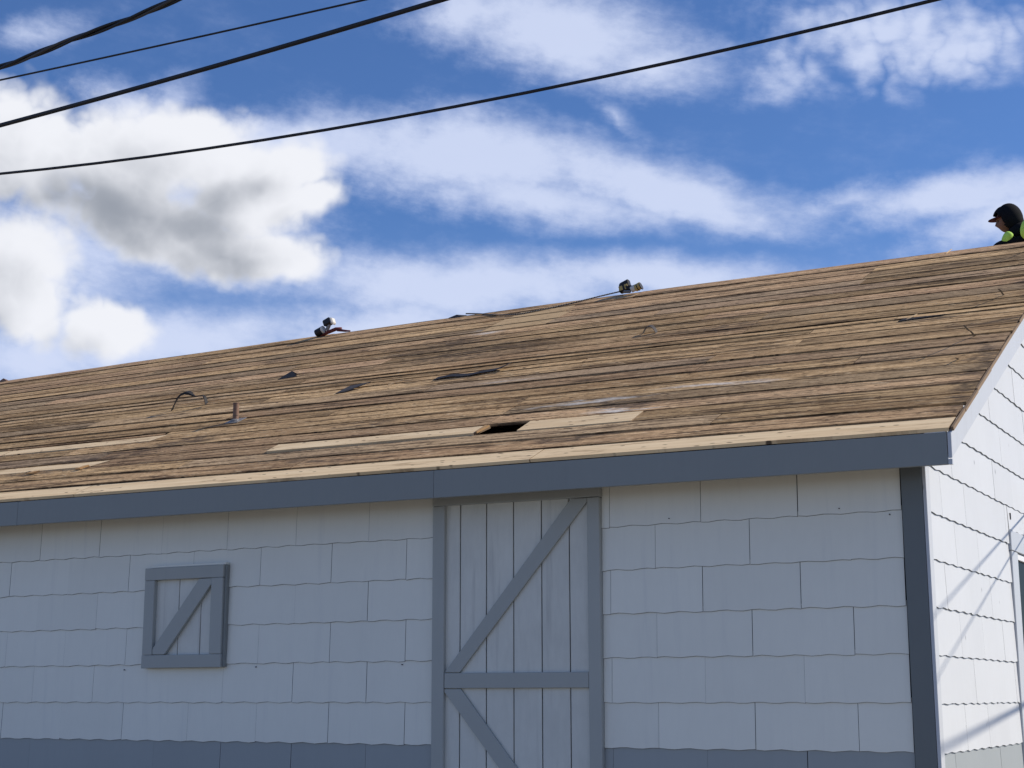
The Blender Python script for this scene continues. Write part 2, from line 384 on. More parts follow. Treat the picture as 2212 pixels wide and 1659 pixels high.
# ------------------------------------------------------------------ ground
def ground():
    m, nt, p = new_mat('gravelly yard'); geo = node(nt, 'ShaderNodeNewGeometry')
    n = noise(nt, geo.outputs['Position'], 0.5, 6); g = noise(nt, geo.outputs['Position'], 30, 5, 0.7)
    c = mixc(nt, (n*0.6 + g*0.5).step(0.35, 0.75), (0.16, 0.145, 0.115), (0.30, 0.28, 0.24))
    nt.links.new(c, p.inputs['Base Color']); p.inputs['Roughness'].default_value = 0.95; bump(nt, p, g, 0.5, 0.02)
    me = bpy.data.meshes.new('ground'); s = 1200
    me.from_pydata([(-s, -s, 0), (s, -s, 0), (s, s, 0), (-s, s, 0)], [], [(0, 1, 2, 3)])
    tag(link('ground', me, m), kind='structure')
ground()

# ------------------------------------------------------------------ the outbuilding
Z0 = H - 0.3057; E = 0.2679            # first white course, course height
XL = -14.4                             # left end of the long wall
RY, RS = 4.657, 5.505                  # ridge: distance from wall, slope length
EAVE_Z = H + 1.44; DEPTH = 2*RY
bld = empty('outbuilding', (0, 0, 0))
tag(bld, 'white shingled outbuilding with bare stripped board roof and grey barn door', 'building')
def roof_under(y):                      # underside of the deck, without the settling tilt
    yy = y if y < RY else 2*RY - y
    return EAVE_Z + (yy + 0.3)*math.tan(PITCH_R) - 0.06

# --- walls
mb = MB(); mb.box(XL, -0.012, 0.014, 0.10, 0, H + 1.46)
front = mb.build('front_wall', M['backing'], bld)
def gable_poly(x): return [(x, 0.014, 0), (x, DEPTH - 0.014, 0), (x, DEPTH - 0.014, roof_under(0)), (x, RY, roof_under(RY) - 0.03), (x, 0.014, roof_under(0))]
gable = MB().prism(gable_poly(-0.014), (-0.09, 0, 0)).build('gable_wall', M['backing'], bld)
MB().prism(gable_poly(XL + 0.1), (-0.09, 0, 0)).build('gable_wall', M['white'], bld)
MB().box(XL, -0.012, DEPTH - 0.1, DEPTH - 0.014, 0, H + 1.46).build('rear_wall', M['white'], bld)

def shingle_mesh(w, h, rnd, top=None, ph=None):
    n = max(2, int(round(w/0.05))); mb = MB(); ph = rnd.random()*6.28 if ph is None else ph
    amp = 0.0033 + rnd.random()*0.0016; sk = (rnd.random()-0.5)*0.004
    V = []
    for i in range(n+1):
        x = w*i/n
        b = amp*math.sin(2*math.pi*x/0.203 + ph) + sk*(i/n - 0.5)
        t = h if top is None else min(h, top(x))
        t = max(t, b + 0.002)
        V.append([(x, -0.0125, b + 0.0026), (x, -0.0048, b), (x, 0.0015, t), (x, -0.0035, t)])
    for r in V: mb.v += r
    for i in range(n):
        a, c = 4*i, 4*i+4
        for k in range(4):
            k2 = (k+1) % 4; mb.f.append((a+k, a+k2, c+k2, c+k))
    mb.f += [(3, 2, 1, 0), (4*n, 4*n+1, 4*n+2, 4*n+3)]
    return mb.mesh('shingle')
def dress(me, m):                       # painted face, butt and ends coloured dark as shadow lines
    me.materials.append(m); me.materials.append(M['grime_shade'])
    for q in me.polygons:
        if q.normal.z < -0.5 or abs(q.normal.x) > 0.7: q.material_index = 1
SW = 0.6096
rs = random.Random(3)
full = {}
def full_mesh(m, tight=False):
    key = (m.name, tight)
    if key not in full: full[key] = []
    L = full[key]
    if len(L) < 8:
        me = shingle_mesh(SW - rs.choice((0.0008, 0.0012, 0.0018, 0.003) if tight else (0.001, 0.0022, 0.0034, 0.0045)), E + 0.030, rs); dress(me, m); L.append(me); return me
    return rs.choice(L)
def lay_front(x0, x1, k, origin, m, parent, low=None):
    z = Z0 + k*E; par = 0 if k % 2 else 1
    n = math.floor((x0 - origin)/(SW/2)) - 2
    while (n % 2) != par: n += 1
    x = origin + n*SW/2
    while x < x1:
        a, b = max(x, x0), min(x + SW, x1)
        if b - a > 0.02:
            jz = (rs.random()-0.5)*0.002
            if b - a > SW - 1e-4: me = full_mesh(m, x < -4.6); dx = rs.uniform(0, 0.0006 if x < -4.6 else 0.0015)
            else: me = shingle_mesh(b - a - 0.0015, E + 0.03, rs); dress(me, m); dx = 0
            if low is not None: low.append((me, (a + dx, 0, z + jz)))
            else: link('shingle', me, None, parent, (a + dx, (rs.random()-.5)*.0016, z + jz))
        x += SW
for k in range(-1, 6):
    m_ = M['white'] if k >= 0 else M['band']
    lay_front(-2.012, -0.128, k, -1.9571, m_, front)
    lay_front(XL, -3.236, k, -4.3707, m_, front)
low = []
for k in range(-4, -1):
    lay_front(-2.012, -0.128, k, -1.9571, M['band'], front, low); lay_front(XL, -3.236, k, -4.3707, M['band'], front, low)
def join(L, name, m, parent, rot=None):
    mb = MB()
    for me, loc in L:
        b = len(mb.v); R = Euler(rot).to_matrix() if rot else Matrix.Identity(3)
        mb.v += [tuple(R @ v.co + Vector(loc)) for v in me.vertices]
        mb.f += [tuple(b + i for i in p.vertices) for p in me.polygons]
    return tag(mb.build(name, m, parent), kind='stuff')
join(low, 'lower_shingles', M['band'], front)
# gable shingles (outward +x), window opening left free
GR = (0, 0, rad(90)); WY0, WY1, WZ0, WZ1 = 2.285, 3.62, H - 0.70, H + 1.125
lowg = []
for k in range(-4, 16):
    z = Z0 - 0.008 + k*E; m_ = M['white_gable_sun'] if k >= 0 else M['band']
    y = 1.281 + (0 if k % 2 == 0 else SW/2) - 4*SW
    while y < DEPTH:
        spans = [(max(y, 0.06), min(y + SW, DEPTH - 0.06))]
        if z < WZ1 - 0.01 and z + E > WZ0 + 0.01:
            a, b = spans[0]; spans = [s for s in ((a, min(b, WY0)), (max(a, WY1), b)) if s[1] - s[0] > 0.02]
            wa, wb = max(a, WY0), min(b, WY1)
            if wb - wa > 0.02 and z + E > WZ1 + 0.01:
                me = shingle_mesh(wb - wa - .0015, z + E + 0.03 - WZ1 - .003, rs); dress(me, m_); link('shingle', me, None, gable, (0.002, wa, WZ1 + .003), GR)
        for a, b in spans:
            if b - a < 0.02: continue
            top = (lambda t, a=a, z=z: roof_under(a + t) - 0.02 - z)
            if max(top(0), top(b - a)) < 0.03: continue
            cut = min(top(0), top(b - a)) < E + 0.03
            if b - a > SW - 1e-4 and not cut: me = full_mesh(m_, True)
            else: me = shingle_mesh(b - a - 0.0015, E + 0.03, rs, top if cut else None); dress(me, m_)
            if k < -1: lowg.append((me, (0, a, z)))
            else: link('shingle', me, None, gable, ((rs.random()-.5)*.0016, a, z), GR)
        y += SW
join(lowg, 'lower_shingles', M['band'], gable, GR)

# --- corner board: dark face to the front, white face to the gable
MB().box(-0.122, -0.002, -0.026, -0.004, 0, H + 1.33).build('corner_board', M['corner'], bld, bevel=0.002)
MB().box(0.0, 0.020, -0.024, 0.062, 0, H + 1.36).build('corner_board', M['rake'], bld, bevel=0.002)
# --- barn door (fixed, framed and braced)
door = MB().box(-3.20, -2.05, -0.002, 0.012, 0.08, H + 1.25).build('barn_door', M['backing'], bld)
edges = [-3.185, -3.038, -2.841, -2.641, -2.438, -2.240, -2.07]
for i in range(6):
    a, b = edges[i] + 0.005, edges[i+1] - 0.002
    MB().box(a, b, -0.016, -0.004, 0.09, H + 1.245).build('plank', M['plank'], door, bevel=0.003)
MB().box(-3.233, -3.142, -0.044, -0.001, 0.06, H + 1.236).build('stile', M['trim'], door, bevel=0.003)
MB().box(-2.098, -2.014, -0.044, -0.001, 0.06, H + 1.226).build('stile', M['trim'], door, bevel=0.003)
MB().prism([(-3.235, -0.046, H+1.238), (-2.008, -0.046, H+1.229), (-2.008, -0.046, H+1.38), (-3.235, -0.046, H+1.38)], (0, 0.045, 0)).build('header', M['trim'], door, bevel=0.003)
MB().box(-3.139, -2.101, -0.040, -0.018, H + 0.053, H + 0.150).build('rail', M['trim'], door, bevel=0.003)
MB().box(-3.139, -2.101, -0.040, -0.018, 0.10, 0.22).build('rail', M['trim'], door, bevel=0.003)
MB().prism([(-3.139, -0.036, H+.154), (-3.026, -0.036, H+.154), (-2.101, -0.036, H+1.205), (-2.101, -0.036, H+1.226), (-2.215, -0.036, H+1.226)], (0, 0.018, 0)).build('brace', M['trim'], door, bevel=0.002)
MB().prism([(-3.139, -0.036, H+.049), (-3.018, -0.036, H+.049), (-2.105, -0.036, H-1.03), (-2.105, -0.036, H-1.17), (-3.139, -0.036, H+.03)], (0, 0.018, 0)).build('brace', M['trim'], door, bevel=0.002)

# --- small square hatch, same style, proud of the wall
hx0, hx1, hz0, hz1 = -5.692, -4.968, H + 0.206, H + 0.925
hatch = MB().box(hx0 + .02, hx1 - .01, -0.016, -0.011, hz0 + .02, hz1 - .01).build('hatch', M['backing'], bld)
g = [hx0 + 0.08, -5.392, -5.187, hx1 - 0.07]
for i in range(3): MB().box(g[i] + .003, g[i+1] - .003, -0.026, -0.016, hz0 + .05, hz1 - .05).build('plank', M['plank'], hatch, bevel=0.002)
MB().box(hx0, hx0 + .092, -0.062, -0.010, hz0 + .094, hz1 - .090).build('stile', M['trim'], hatch, bevel=0.003)
MB().box(hx1 - .105, hx1, -0.062, -0.010, hz0 + .094, hz1 - .090).build('stile', M['trim'], hatch, bevel=0.003)
MB().box(hx0 - .002, hx1 + .002, -0.063, -0.010, hz0, hz0 + .0925).build('rail', M['trim'], hatch, bevel=0.003)
MB().box(hx0 - .002, hx1 + .002, -0.063, -0.010, hz1 - .0885, hz1).build('rail', M['trim'], hatch, bevel=0.003)
MB().box(hx0 + .04, hx1 + .012, -0.046, -0.010, hz1 + .002, hz1 + .018).build('drip_cap', M['white'], hatch, bevel=0.002)
MB().box(hx1 + .0035, hx1 + .019, -0.042, -0.010, hz0 + .004, hz1 + .001).build('side_strip', M['fascia'], hatch)
fx0, fx1 = hx0 + .094, hx1 - .107
MB().prism([(fx0, -.056, hz0+.096), (fx0 + .112, -.056, hz0+.096), (fx1, -.056, hz1-.13), (fx1, -.056, hz1-.092), (fx1 - .112, -.056, hz1-.092), (fx0, -.056, hz0+.14)], (0, 0.028, 0)).build('brace', M['trim'], hatch, bevel=0.002)

# --- gable window
win = MB().box(-0.035, -0.013, WY0 + 0.02, WY1 - 0.02, WZ0 + .02, WZ1 - .02).build('gable_window', M['sash'], bld)
MB().box(-0.012, 0.022, WY0, WY0 + 0.205, WZ0, WZ1 - 0.142).build('casing', M['casing'], win, bevel=0.003)
MB().box(-0.012, 0.022, WY1 - 0.205, WY1, WZ0, WZ1 - 0.142).build('casing', M['casing'], win, bevel=0.003)
MB().box(-0.012, 0.026, WY0 - .012, WY1 + .012, WZ1 - 0.140, WZ1).build('casing', M['casing'], win, bevel=0.003)
MB().box(-0.012, 0.045, WY0 - .02, WY1 + .02, WZ0 - .05, WZ0 - .002).build('sill', M['casing'], win, bevel=0.003)
sy0, sy1 = WY0 + .208, WY1 - .208
for a, b, c, d in ((sy0, sy0 + .045, WZ0 + .05, WZ1 - .19), (sy1 - .045, sy1, WZ0 + .05, WZ1 - .19), (sy0, sy1, WZ1 - .188, WZ1 - .145), (sy0, sy1, WZ0 + .003, WZ0 + .048), (sy0 + .047, sy1 - .047, H + .19, H + .23)):
    MB().box(-0.010, 0.012, a, b, c, d).build('sash_bar', M['sash'], win, bevel=0.002)
for c, d in ((WZ0 + .05, H + .188), (H + .232, WZ1 - .19)):
    MB().box(-0.011, -0.003, sy0 + .046, sy1 - .046, c, d).build('pane', M['glass'], win)
MB().box(0.0, 0.016, 2.355, 2.372, H + 1.205, H + 1.250).build('cable_hook', M['tar'], bld)
# nail heads on the long wall
for x, z in ((-1.555, 1.067), (-.49, 1.065), (-.198, 1.015), (-4.689, .206), (-3.48, .209), (-5.897, .197)):
    MB().tube([(x, -0.018, H + z), (x, -0.002, H + z)], 0.0036, 8).build('nail_head', M['felt_grey'], bld)

# ------------------------------------------------------------------ roof: every board is an object
TILT = 0.0065
roof = MB()
def sag(x, s):                           # the ridge has settled towards its far end
    return -0.088*(max(0.0, min(1.0, s/5.5)))*(max(0.0, -x - 2.5)/10.0)**1.6
def rp(x, s, up=0.0):                    # a point on the deck's top plane, in the roof's own frame
    up = up + sag(x, s)
    return Vector((x - 0.24, s*CP - up*SP, s*SP + up*CP))
for i in range(26):
    x = -0.40 - 0.61*i + 0.0
    roof.prism([rp(x - .02, .03, -.03), rp(x - .02, RS - .03, -.03), rp(x - .02, RS - .03, -.15), rp(x - .02, .03, -.10)], (0.04, 0, 0))
roof = roof.build('roof', M['rafter'], bld, (0.24, -0.3, EAVE_Z), (0, TILT, 0))
# rear slope, out of sight: one sheet of boards
rear = MB(); NR = 12
for i in range(NR + 1):
    x = .236 + (XL - .4 - .236)*i/NR; t = rp(x, RS, -.004)
    rear.v += [(t.x, t.y + .006, t.z), (t.x, 2*RS*CP, -.004), (t.x, 2*RS*CP, -.026), (t.x, t.y + .006, t.z - .024)]
for i in range(NR):
    p, q = 4*i, 4*i + 4
    for k in range(4): rear.f.append((p+k, p+(k+1) % 4, q+(k+1) % 4, q+k))
rear.f += [(3, 2, 1, 0), (4*NR, 4*NR+1, 4*NR+2, 4*NR+3)]
rear.build('rear_slope', M['old_wood'], roof)

rb = random.Random(11)
def board(x0, x1, s0, s1, m, up=0.0, tip=0.0, label=None, slant=0.0, th=0.021):
    """a sheathing board from x0 to x1 (x0 < x1), s0..s1 up the slope; origin at its lower left corner"""
    L, W = x1 - x0, s1 - s0; n = max(2, min(8, int(L/0.5))); mb = MB()
    wob = [rb.uniform(-1, 1) for _ in range(n+1)]; wob2 = [rb.uniform(-1, 1) for _ in range(n+1)]; hz = [rb.uniform(-1, 1) for _ in range(n+1)]
    tp0, tp1 = (rb.uniform(0, .010), rb.uniform(0, .010)) if m == M['old_wood'] else (0, 0)
    for i in range(n+1):
        x = L*i/n; sl = slant*(1 if i == n else 0)
        nk = rb.uniform(.006, .018) if m == M['old_wood'] and rb.random() < .10 else 0
        a = abs(wob[i])*0.0025; b = W + wob2[i]*0.0025 - (tp0 + (tp1 - tp0)*i/n) - nk; h = hz[i]*0.0014
        g0 = sag(x0 + x, s0 + a) - sag(x0, s0); g1 = sag(x0 + x + sl, s0 + b) - sag(x0, s0)
        mb.v += [(x, a, h - th + g0), (x, a, h + g0), (x + sl, b, h + tip + g1), (x + sl, b, h + tip - th + g1)]
    for i in range(n):
        p, q = 4*i, 4*i + 4
        for k in range(4):
            k2 = (k+1) % 4; mb.f.append((p+k, p+k2, q+k2, q+k))
    mb.f += [(3, 2, 1, 0), (4*n, 4*n+1, 4*n+2, 4*n+3)]
    me = mb.mesh('roof_board'); me.materials.append(m)
    if True:
        me.materials.append(M['end_grain'] if m == M['old_wood'] else M['rafter'])
        for q in me.polygons:
            if abs(q.normal.x) > 0.7: q.material_index = 1
    o = link('roof_board', me, None, roof, rp(x0, s0, up), (PITCH_R, 0, 0))
    if label: o['label'] = label
    return o
CRS = [0.0, .215, .465, .692, .93, 1.168, 1.395, 1.645, 1.885, 2.14, 2.38, 2.60, 2.735, 2.87, 3.005, 3.24, 3.475, 3.72, 3.965, 4.2, 4.43, 4.665, 4.97, 5.225, 5.505]
XR, XE = 0.236, XL - .15
def grid(n): return -0.71 - 0.61*n
JOIN = {0: [-2.36, -6.2, -10.47], 1: [-4.37, -9.25], 2: [-1.32, -5.59, -9.86], 4: [-3.15, -6.81, -11.08], 5: [-3.15, -7.42], 7: [-.71, -4.98, -9.25],
        10: [-1.32, -6.2, -9.86], 13: [-.71, -5.59], 14: [-1.93, -6.2, -11.08], 15: [-1.93, -5.59, -10.47], 18: [-1.93, -7.42], 20: [-1.35, -4.33, -5.04, -9.25],
        21: [-1.38, -4.30, -5.04, -8.64], 22: [-1.38, -4.37, -4.98, -10.47]}
for c in range(24):
    s0, s1 = CRS[c], CRS[c+1]
    if c in (3, 6): continue
    js = JOIN.get(c)
    if js is None:
        js = []; n = rb.randrange(1, 6)
        while grid(n) > XE + 1: js.append(grid(n)); n += rb.randrange(4, 9)
    js = list(js)
    while js[-1] > XE + 4.5: js.append(js[-1] - 0.61*rb.randrange(5, 8))
    xs = [XR] + js + [XE]; cup = rb.uniform(0.0, 0.008)
    for i in range(len(xs) - 1):
        x1, x0 = xs[i], xs[i+1]
        gap = rb.choice((0.003, 0.004, 0.005, 0.007, 0.010, 0.014)); lo = rb.choice((0.001, 0.002, 0.003))
        up = cup + rb.uniform(-0.0008, 0.0008); tip = -cup - rb.uniform(0, .002); m_ = M['old_wood']; lab = None
        if c == 0: m_ = M['new_wood']; up = 0.002; gap = 0.012; lo = -0.012
        if c in (20, 21, 22) and abs((x0 + x1)/2 + 4.67) < 0.2: m_ = M['patch_wood']; lab = 'clean yellow patch board'; up = 0.004; gap = .005
        e1 = x1 - rb.choice((0.003, 0.005, 0.007)) if i else XR + rb.uniform(-0.012, 0.006)
        board(x0 + 0.001, e1, s0 + lo, s1 - gap, m_, up, tip, lab)
# course 3: old board, new board, open hole, narrow new strip that leaves a slot
s0, s1 = CRS[3], CRS[4]
board(-1.945, XR, s0 + .002, s1 - .006, M['old_wood'])
board(-2.80, -1.95, s0 + .002, s1 - .016, M['new_wood'], 0.004, 0.0, 'bright new board right of the open hole')
board(-4.92, -3.14, s0 + .006, s0 + .168, M['new_wood'], 0.012, 0.0, 'narrow new strip left of the open hole', 0.05)
board(-6.70, -4.925, s0 + .002, s1 - .01, M['old_wood'])
board(-7.42, -6.71, s0 + .055, s0 + .185, M['new_wood'], 0.004, 0, 'narrow new strip with a slot below', 0.10)
board(XE, -7.424, s0 + .055, s0 + .195, M['new_wood'], 0.002, 0, 'narrow new strip')
board(XE, -7.0, s0 - .012, s0 + .042, M['old_wood']); board(XE, -6.75, s0 + .21, s1 - .004, M['old_wood'])
s0, s1 = CRS[6], CRS[7]
for a, b in ((-3.15, XR), (-6.60, -3.155)): board(a, b, s0 + .002, s1 - rb.choice((.006, .012)), M['old_wood'], rb.uniform(-.003, .003), .003)
board(-8.35, -6.63, s0 + .004, s0 + .15, M['new_wood'], 0.004, 0, 'narrow new strip under a long dark slot', 0.08)
board(XE, -8.36, s0 + .004, s0 + .15, M['new_wood'], 0.004)
board(XE, -6.65, s0 + .205, s1 - .004, M['old_wood'])

# fascia boards, rake board, weathered edge strip
for a, b in ((-3.0668, 0.214), (-6.772, -3.068), (-10.602, -6.7732), (XE, -10.603)):
    MB().box(a - .24, b - .24, -.004, .018, -0.206, -0.0265).build('fascia_board', M['fascia'], roof, bevel=0.002)
rk = [rp(.218, -.012, -.024), rp(.218, RS, -.024), rp(.218, RS, -.152), rp(.218, .060, -.152)]
rk[0] = Vector((rk[0].x, -.004, -.030)); rk[3] = Vector((rk[3].x, -.004, -.030 - .142))
rk = [Vector((p.x, p.y, p.z)) for p in rk]
MB().prism(rk, (0.021, 0, 0)).build('rake_board', M['rake'], roof, bevel=0.002)
rk2 = [Vector((-.022, 2*RS*CP - .006, -.030)), Vector((-.022, RS*CP + .003, RS*SP - .030)), Vector((-.022, RS*CP + .003, RS*SP - .172)), Vector((-.022, 2*RS*CP - .006, -.172))]
MB().prism(rk2, (0.021, 0, 0)).build('rake_board', M['rake'], roof, bevel=0.002)
MB().box(-.0215, -.001, -.0065, .017, -0.206, -0.176).build('fascia_end', M['rake'], roof)
MB().box(XL - .24, -.27, .020, .286, -.148, -.133).build('soffit', M['rafter'], roof)
# gnawed strip of old wood along the rake, in short lengths
re_ = random.Random(5); s = 0.0
while s < RS - .1:
    l = re_.uniform(.12, .5); e = min(s + l, RS)
    w = re_.uniform(.004, .016); t = re_.uniform(-.006, .002)
    mm = M['new_wood'] if re_.random() < .08 else M['rafter']
    MB().prism([rp(.2395, s, t), rp(.2395, e - .006, t), rp(.2395, e - .006, -.0225), rp(.2395, s, -.0225)], (w, 0, 0)).build('edge_splinter', mm, roof)
    s = e

# vent pipe
def wpt(x, s, up=0.0):                   # world point on the deck
    return roof_mat @ rp(x, s, up)
roof_mat = Matrix.Translation((0.24, -0.3, EAVE_Z)) @ Euler((0, TILT, 0)).to_matrix().to_4x4()
b0 = wpt(-6.03, 1.80)
vent = MB()
for th0 in range(12): pass
pts = [b0 + Vector((0, 0, -.1)), b0 + Vector((0, 0, .152))]
vent.tube(pts, .024, 14).tube([b0 + Vector((0, 0, .150)), b0 + Vector((0, 0, .158))], .026, 14)
vent = vent.build('vent_pipe', M['rust'], bld, smooth=False)
fl = MB(); nrm = Vector((0, -SP, CP))
fl.tube([b0 - nrm*.01, b0 + nrm*.012, b0 + Vector((0, -.004, .05))], lambda t: .052 - .026*t, 12)
a = wpt(-6.03, 1.80)
def quad(x0, x1, s0, s1, up): return [wpt(x0, s0, up), wpt(x1, s0, up), wpt(x1, s1, up), wpt(x0, s1, up)]
fl.prism(quad(-6.10, -5.96, 1.73, 1.87, .006), nrm*.004)
fl.build('flashing', M['lead'], vent)

# ------------------------------------------------------------------ things lying on the roof
def thing_mesh(name, mb, m, label, cat, group=None, smooth=False):
    return tag(mb.build(name, m, smooth=smooth), label, cat, group)
def ribbon(pts, w, th):                  # pts: (position, across-vector) list
    mb = MB(); n = len(pts)
    for p, ac in pts:
        p = Vector(p); ac = Vector(ac)
        mb.v += [tuple(p - ac*w/2), tuple(p + ac*w/2), tuple(p + ac*w/2 + Vector((0, 0, th))), tuple(p - ac*w/2 + Vector((0, 0, th)))]
    for i in range(n-1):
        p, q = 4*i, 4*i+4
        for k in range(4): mb.f.append((p+k, p+(k+1) % 4, q+(k+1) % 4, q+k))
    mb.f += [(3, 2, 1, 0), (4*n-4, 4*n-3, 4*n-2, 4*n-1)]
    return mb
across = Vector((0, CP, SP))
# the bowed strap
P = []
for t, h in ((0, 0), (.05, .04), (.1, .075), (.18, .115), (.28, .14), (.4, .15), (.5, .14), (.58, .118), (.66, .10), (.78, .098), (.88, .10), (.95, .075), (1, .02)):
    P.append((wpt(-7.285 + .375*t, 2.50 + .035*t) + Vector((0, 0, h + .004)), across))
mb = MB(); wds = (.035, .02, .028, .045, .055, .06, .055, .03, .012, .010, .014, .035, .045)
for (p, ac), w in zip(P, wds):
    mb.v += [tuple(p - ac*w*.5 - Vector((0, 0, w*.22))), tuple(p + ac*w*.5), tuple(p + ac*w*.5 + Vector((0, 0, .004))), tuple(p - ac*w*.5 + Vector((0, 0, .004 + w*.1)))]
for i in range(len(P)-1):
    a, c = 4*i, 4*i+4
    for k in range(4): mb.f.append((a+k, a+(k+1) % 4, c+(k+1) % 4, c+k))
mb.f += [(3, 2, 1, 0), tuple(4*len(P)-4+k for k in range(4))]
thing_mesh('felt_strap', mb, M['tar'], 'black felt strap bowed up in an arch left of the vent pipe', 'roofing scrap', 'felt scraps left on the roof')
def scrap(poly, th, m, label, hmid=None):
    mb = MB(); b = [wpt(x, s) + Vector((0, 0, h + .004)) for x, s, h in poly]
    mb.prism(b, nrm*th)
    return thing_mesh('felt_scrap', mb, m, label, 'roofing scrap', 'felt scraps left on the roof')
# folded triangular scrap upslope of the pipe
mb = MB(); pk = wpt(-6.62, 3.40) + Vector((0, 0, .05)); A_, B_, C_ = wpt(-6.66, 3.32), wpt(-6.46, 3.36), wpt(-6.53, 3.47)
for tri in ((A_, B_, pk + Vector((.07, 0, 0))), (A_, pk + Vector((.07, 0, 0)), C_)):
    mb.prism([Vector(v) + Vector((0, 0, .003)) for v in tri], nrm*.004)
thing_mesh('felt_scrap', mb, M['felt_grey'], 'grey folded triangular felt scrap standing upslope of the vent pipe', 'roofing scrap', 'felt scraps left on the roof')
scrap([(-5.42, 2.43, 0), (-5.33, 2.46, .0), (-5.16, 2.60, .03), (-5.38, 2.60, .015)], .004, M['felt_grey'], 'small flat wedge of dark felt in the middle of the slope')
# long black strip with a curled tail
P = [(wpt(-4.50 + .66*t, 2.585 + .075*t*t + .012*math.sin(t*9)) + Vector((0, 0, .004 + (.035*max(0, t-.8)/.2) + .008*math.sin(t*7)**2)), across) for t in [i/12 for i in range(13)]]
thing_mesh('felt_strip', ribbon(P, .085, .004), M['tar'], 'long black felt strip lying along the boards with a raised right tip', 'roofing scrap', 'felt scraps left on the roof')
P = [(wpt(-3.845, 2.66) + Vector((0, 0, .03)), across), (wpt(-3.82, 2.68) + Vector((0, 0, .10)), across), (wpt(-3.80, 2.70) + Vector((0, 0, .16)), across)]
# small curled scrap upper middle
P = [(wpt(-2.95 + .13*t, 3.44 - .02*t) + Vector((0, 0, .003 + .06*math.sin(math.pi*min(1, t*1.0))**0.8)), across*(1)) for t in [i/9 for i in range(10)]]
thing_mesh('felt_scrap', ribbon(P, .05, .005), M['felt_grey'], 'small curled scrap of felt arched below the black and yellow tool', 'roofing scrap', 'felt scraps left on the roof')
# lump at the ridge beside the rope's end
mb = MB(); q = [wpt(-5.94, 5.44), wpt(-5.78, 5.43), wpt(-5.74, 5.48), wpt(-5.84, 5.50), wpt(-5.97, 5.48)]
pk = wpt(-5.86, 5.46) + Vector((0, 0, .028))
b = len(mb.v); mb.v += [tuple(v + Vector((0, 0, .002))) for v in q] + [tuple(pk)]
mb.f += [(0, 1, 5), (1, 2, 5), (2, 3, 5), (3, 4, 5), (4, 0, 5), (4, 3, 2, 1, 0)]
thing_mesh('felt_scrap', mb, M['felt_grey'], 'dark crumpled felt lump on the ridge at the left end of the rope', 'roofing scrap', 'felt scraps left on the roof')
mb = MB(); q = [wpt(-12.50, 5.45), wpt(-12.34, 5.45), wpt(-12.35, 5.49), wpt(-12.48, 5.49)]; pk = wpt(-12.42, 5.47) + Vector((0, 0, .04))
mb.v += [tuple(v + Vector((0, 0, .002))) for v in q] + [tuple(pk)]; mb.f += [(0, 1, 4), (1, 2, 4), (2, 3, 4), (3, 0, 4), (3, 2, 1, 0)]
thing_mesh('wood_scrap', mb, M['rust'], 'reddish scrap on the ridge at the far left end of the roof', 'wood scrap', 'wood scraps left on the roof')
# off-cuts and chips
mb = MB().prism([wpt(-3.135, .72, .006), wpt(-3.11, .70, .008), wpt(-3.06, .80, .02), wpt(-3.10, .81, .02)], nrm*.012)
m_or, nt_, p_ = new_mat('raw orange end grain'); p_.inputs['Base Color'].default_value = (0.58, 0.34, 0.14, 1); p_.inputs['Roughness'].default_value = .8
thing_mesh('wood_chip', mb, m_or, 'bright orange sawn end chip at the left edge of the open hole', 'wood scrap', 'wood scraps left on the roof')
mb = MB().prism([wpt(-7.33, .655, .006), wpt(-7.25, .65, .008), wpt(-7.20, .685, .012), wpt(-7.28, .695, .008)], nrm*.012)
thing_mesh('wood_chip', mb, m_or, 'pale orange wood chip at the left end of a dark slot', 'wood scrap', 'wood scraps left on the roof')
mb = MB().prism([wpt(-6.80, .665, .006), wpt(-6.74, .66, .008), wpt(-6.70, .725, .012), wpt(-6.76, .73, .008)], nrm*.012)
thing_mesh('wood_chip', mb, m_or, 'smaller orange wood chip at the right end of a dark slot', 'wood scrap', 'wood scraps left on the roof')
for x, s, dx, ds, lab in ((-.82, 5.36, .03, .12, 'thin pale splinter just under the ridge near the crouching worker'), (-4.95, 2.53, .10, .10, 'thin pale splinter left of the long black felt strip'),
                          (-.62, 2.83, .06, .10, 'pale bent splinter at the left tip of a dark split near the right edge')):
    mb = MB().prism([wpt(x, s, .004), wpt(x + .010, s, .005), wpt(x + dx + .008, s + ds, .015), wpt(x + dx, s + ds, .015)], nrm*.005)
    thing_mesh('wood_splinter', mb, M['new_wood'], lab, 'splinter', 'wood scraps left on the roof')
# lifted split near the right end: dark wedge added for the gap's shade
mb = MB().prism([wpt(-.67, 2.80, .003), wpt(-.34, 2.862, .003), wpt(-.34, 2.868, .003), wpt(-.64, 2.868, .003)], nrm*.006)
thing_mesh('felt_scrap', mb, M['tar'], 'dark tapering wedge standing in for the shaded split near the right roof edge', 'roofing scrap', 'felt scraps left on the roof')

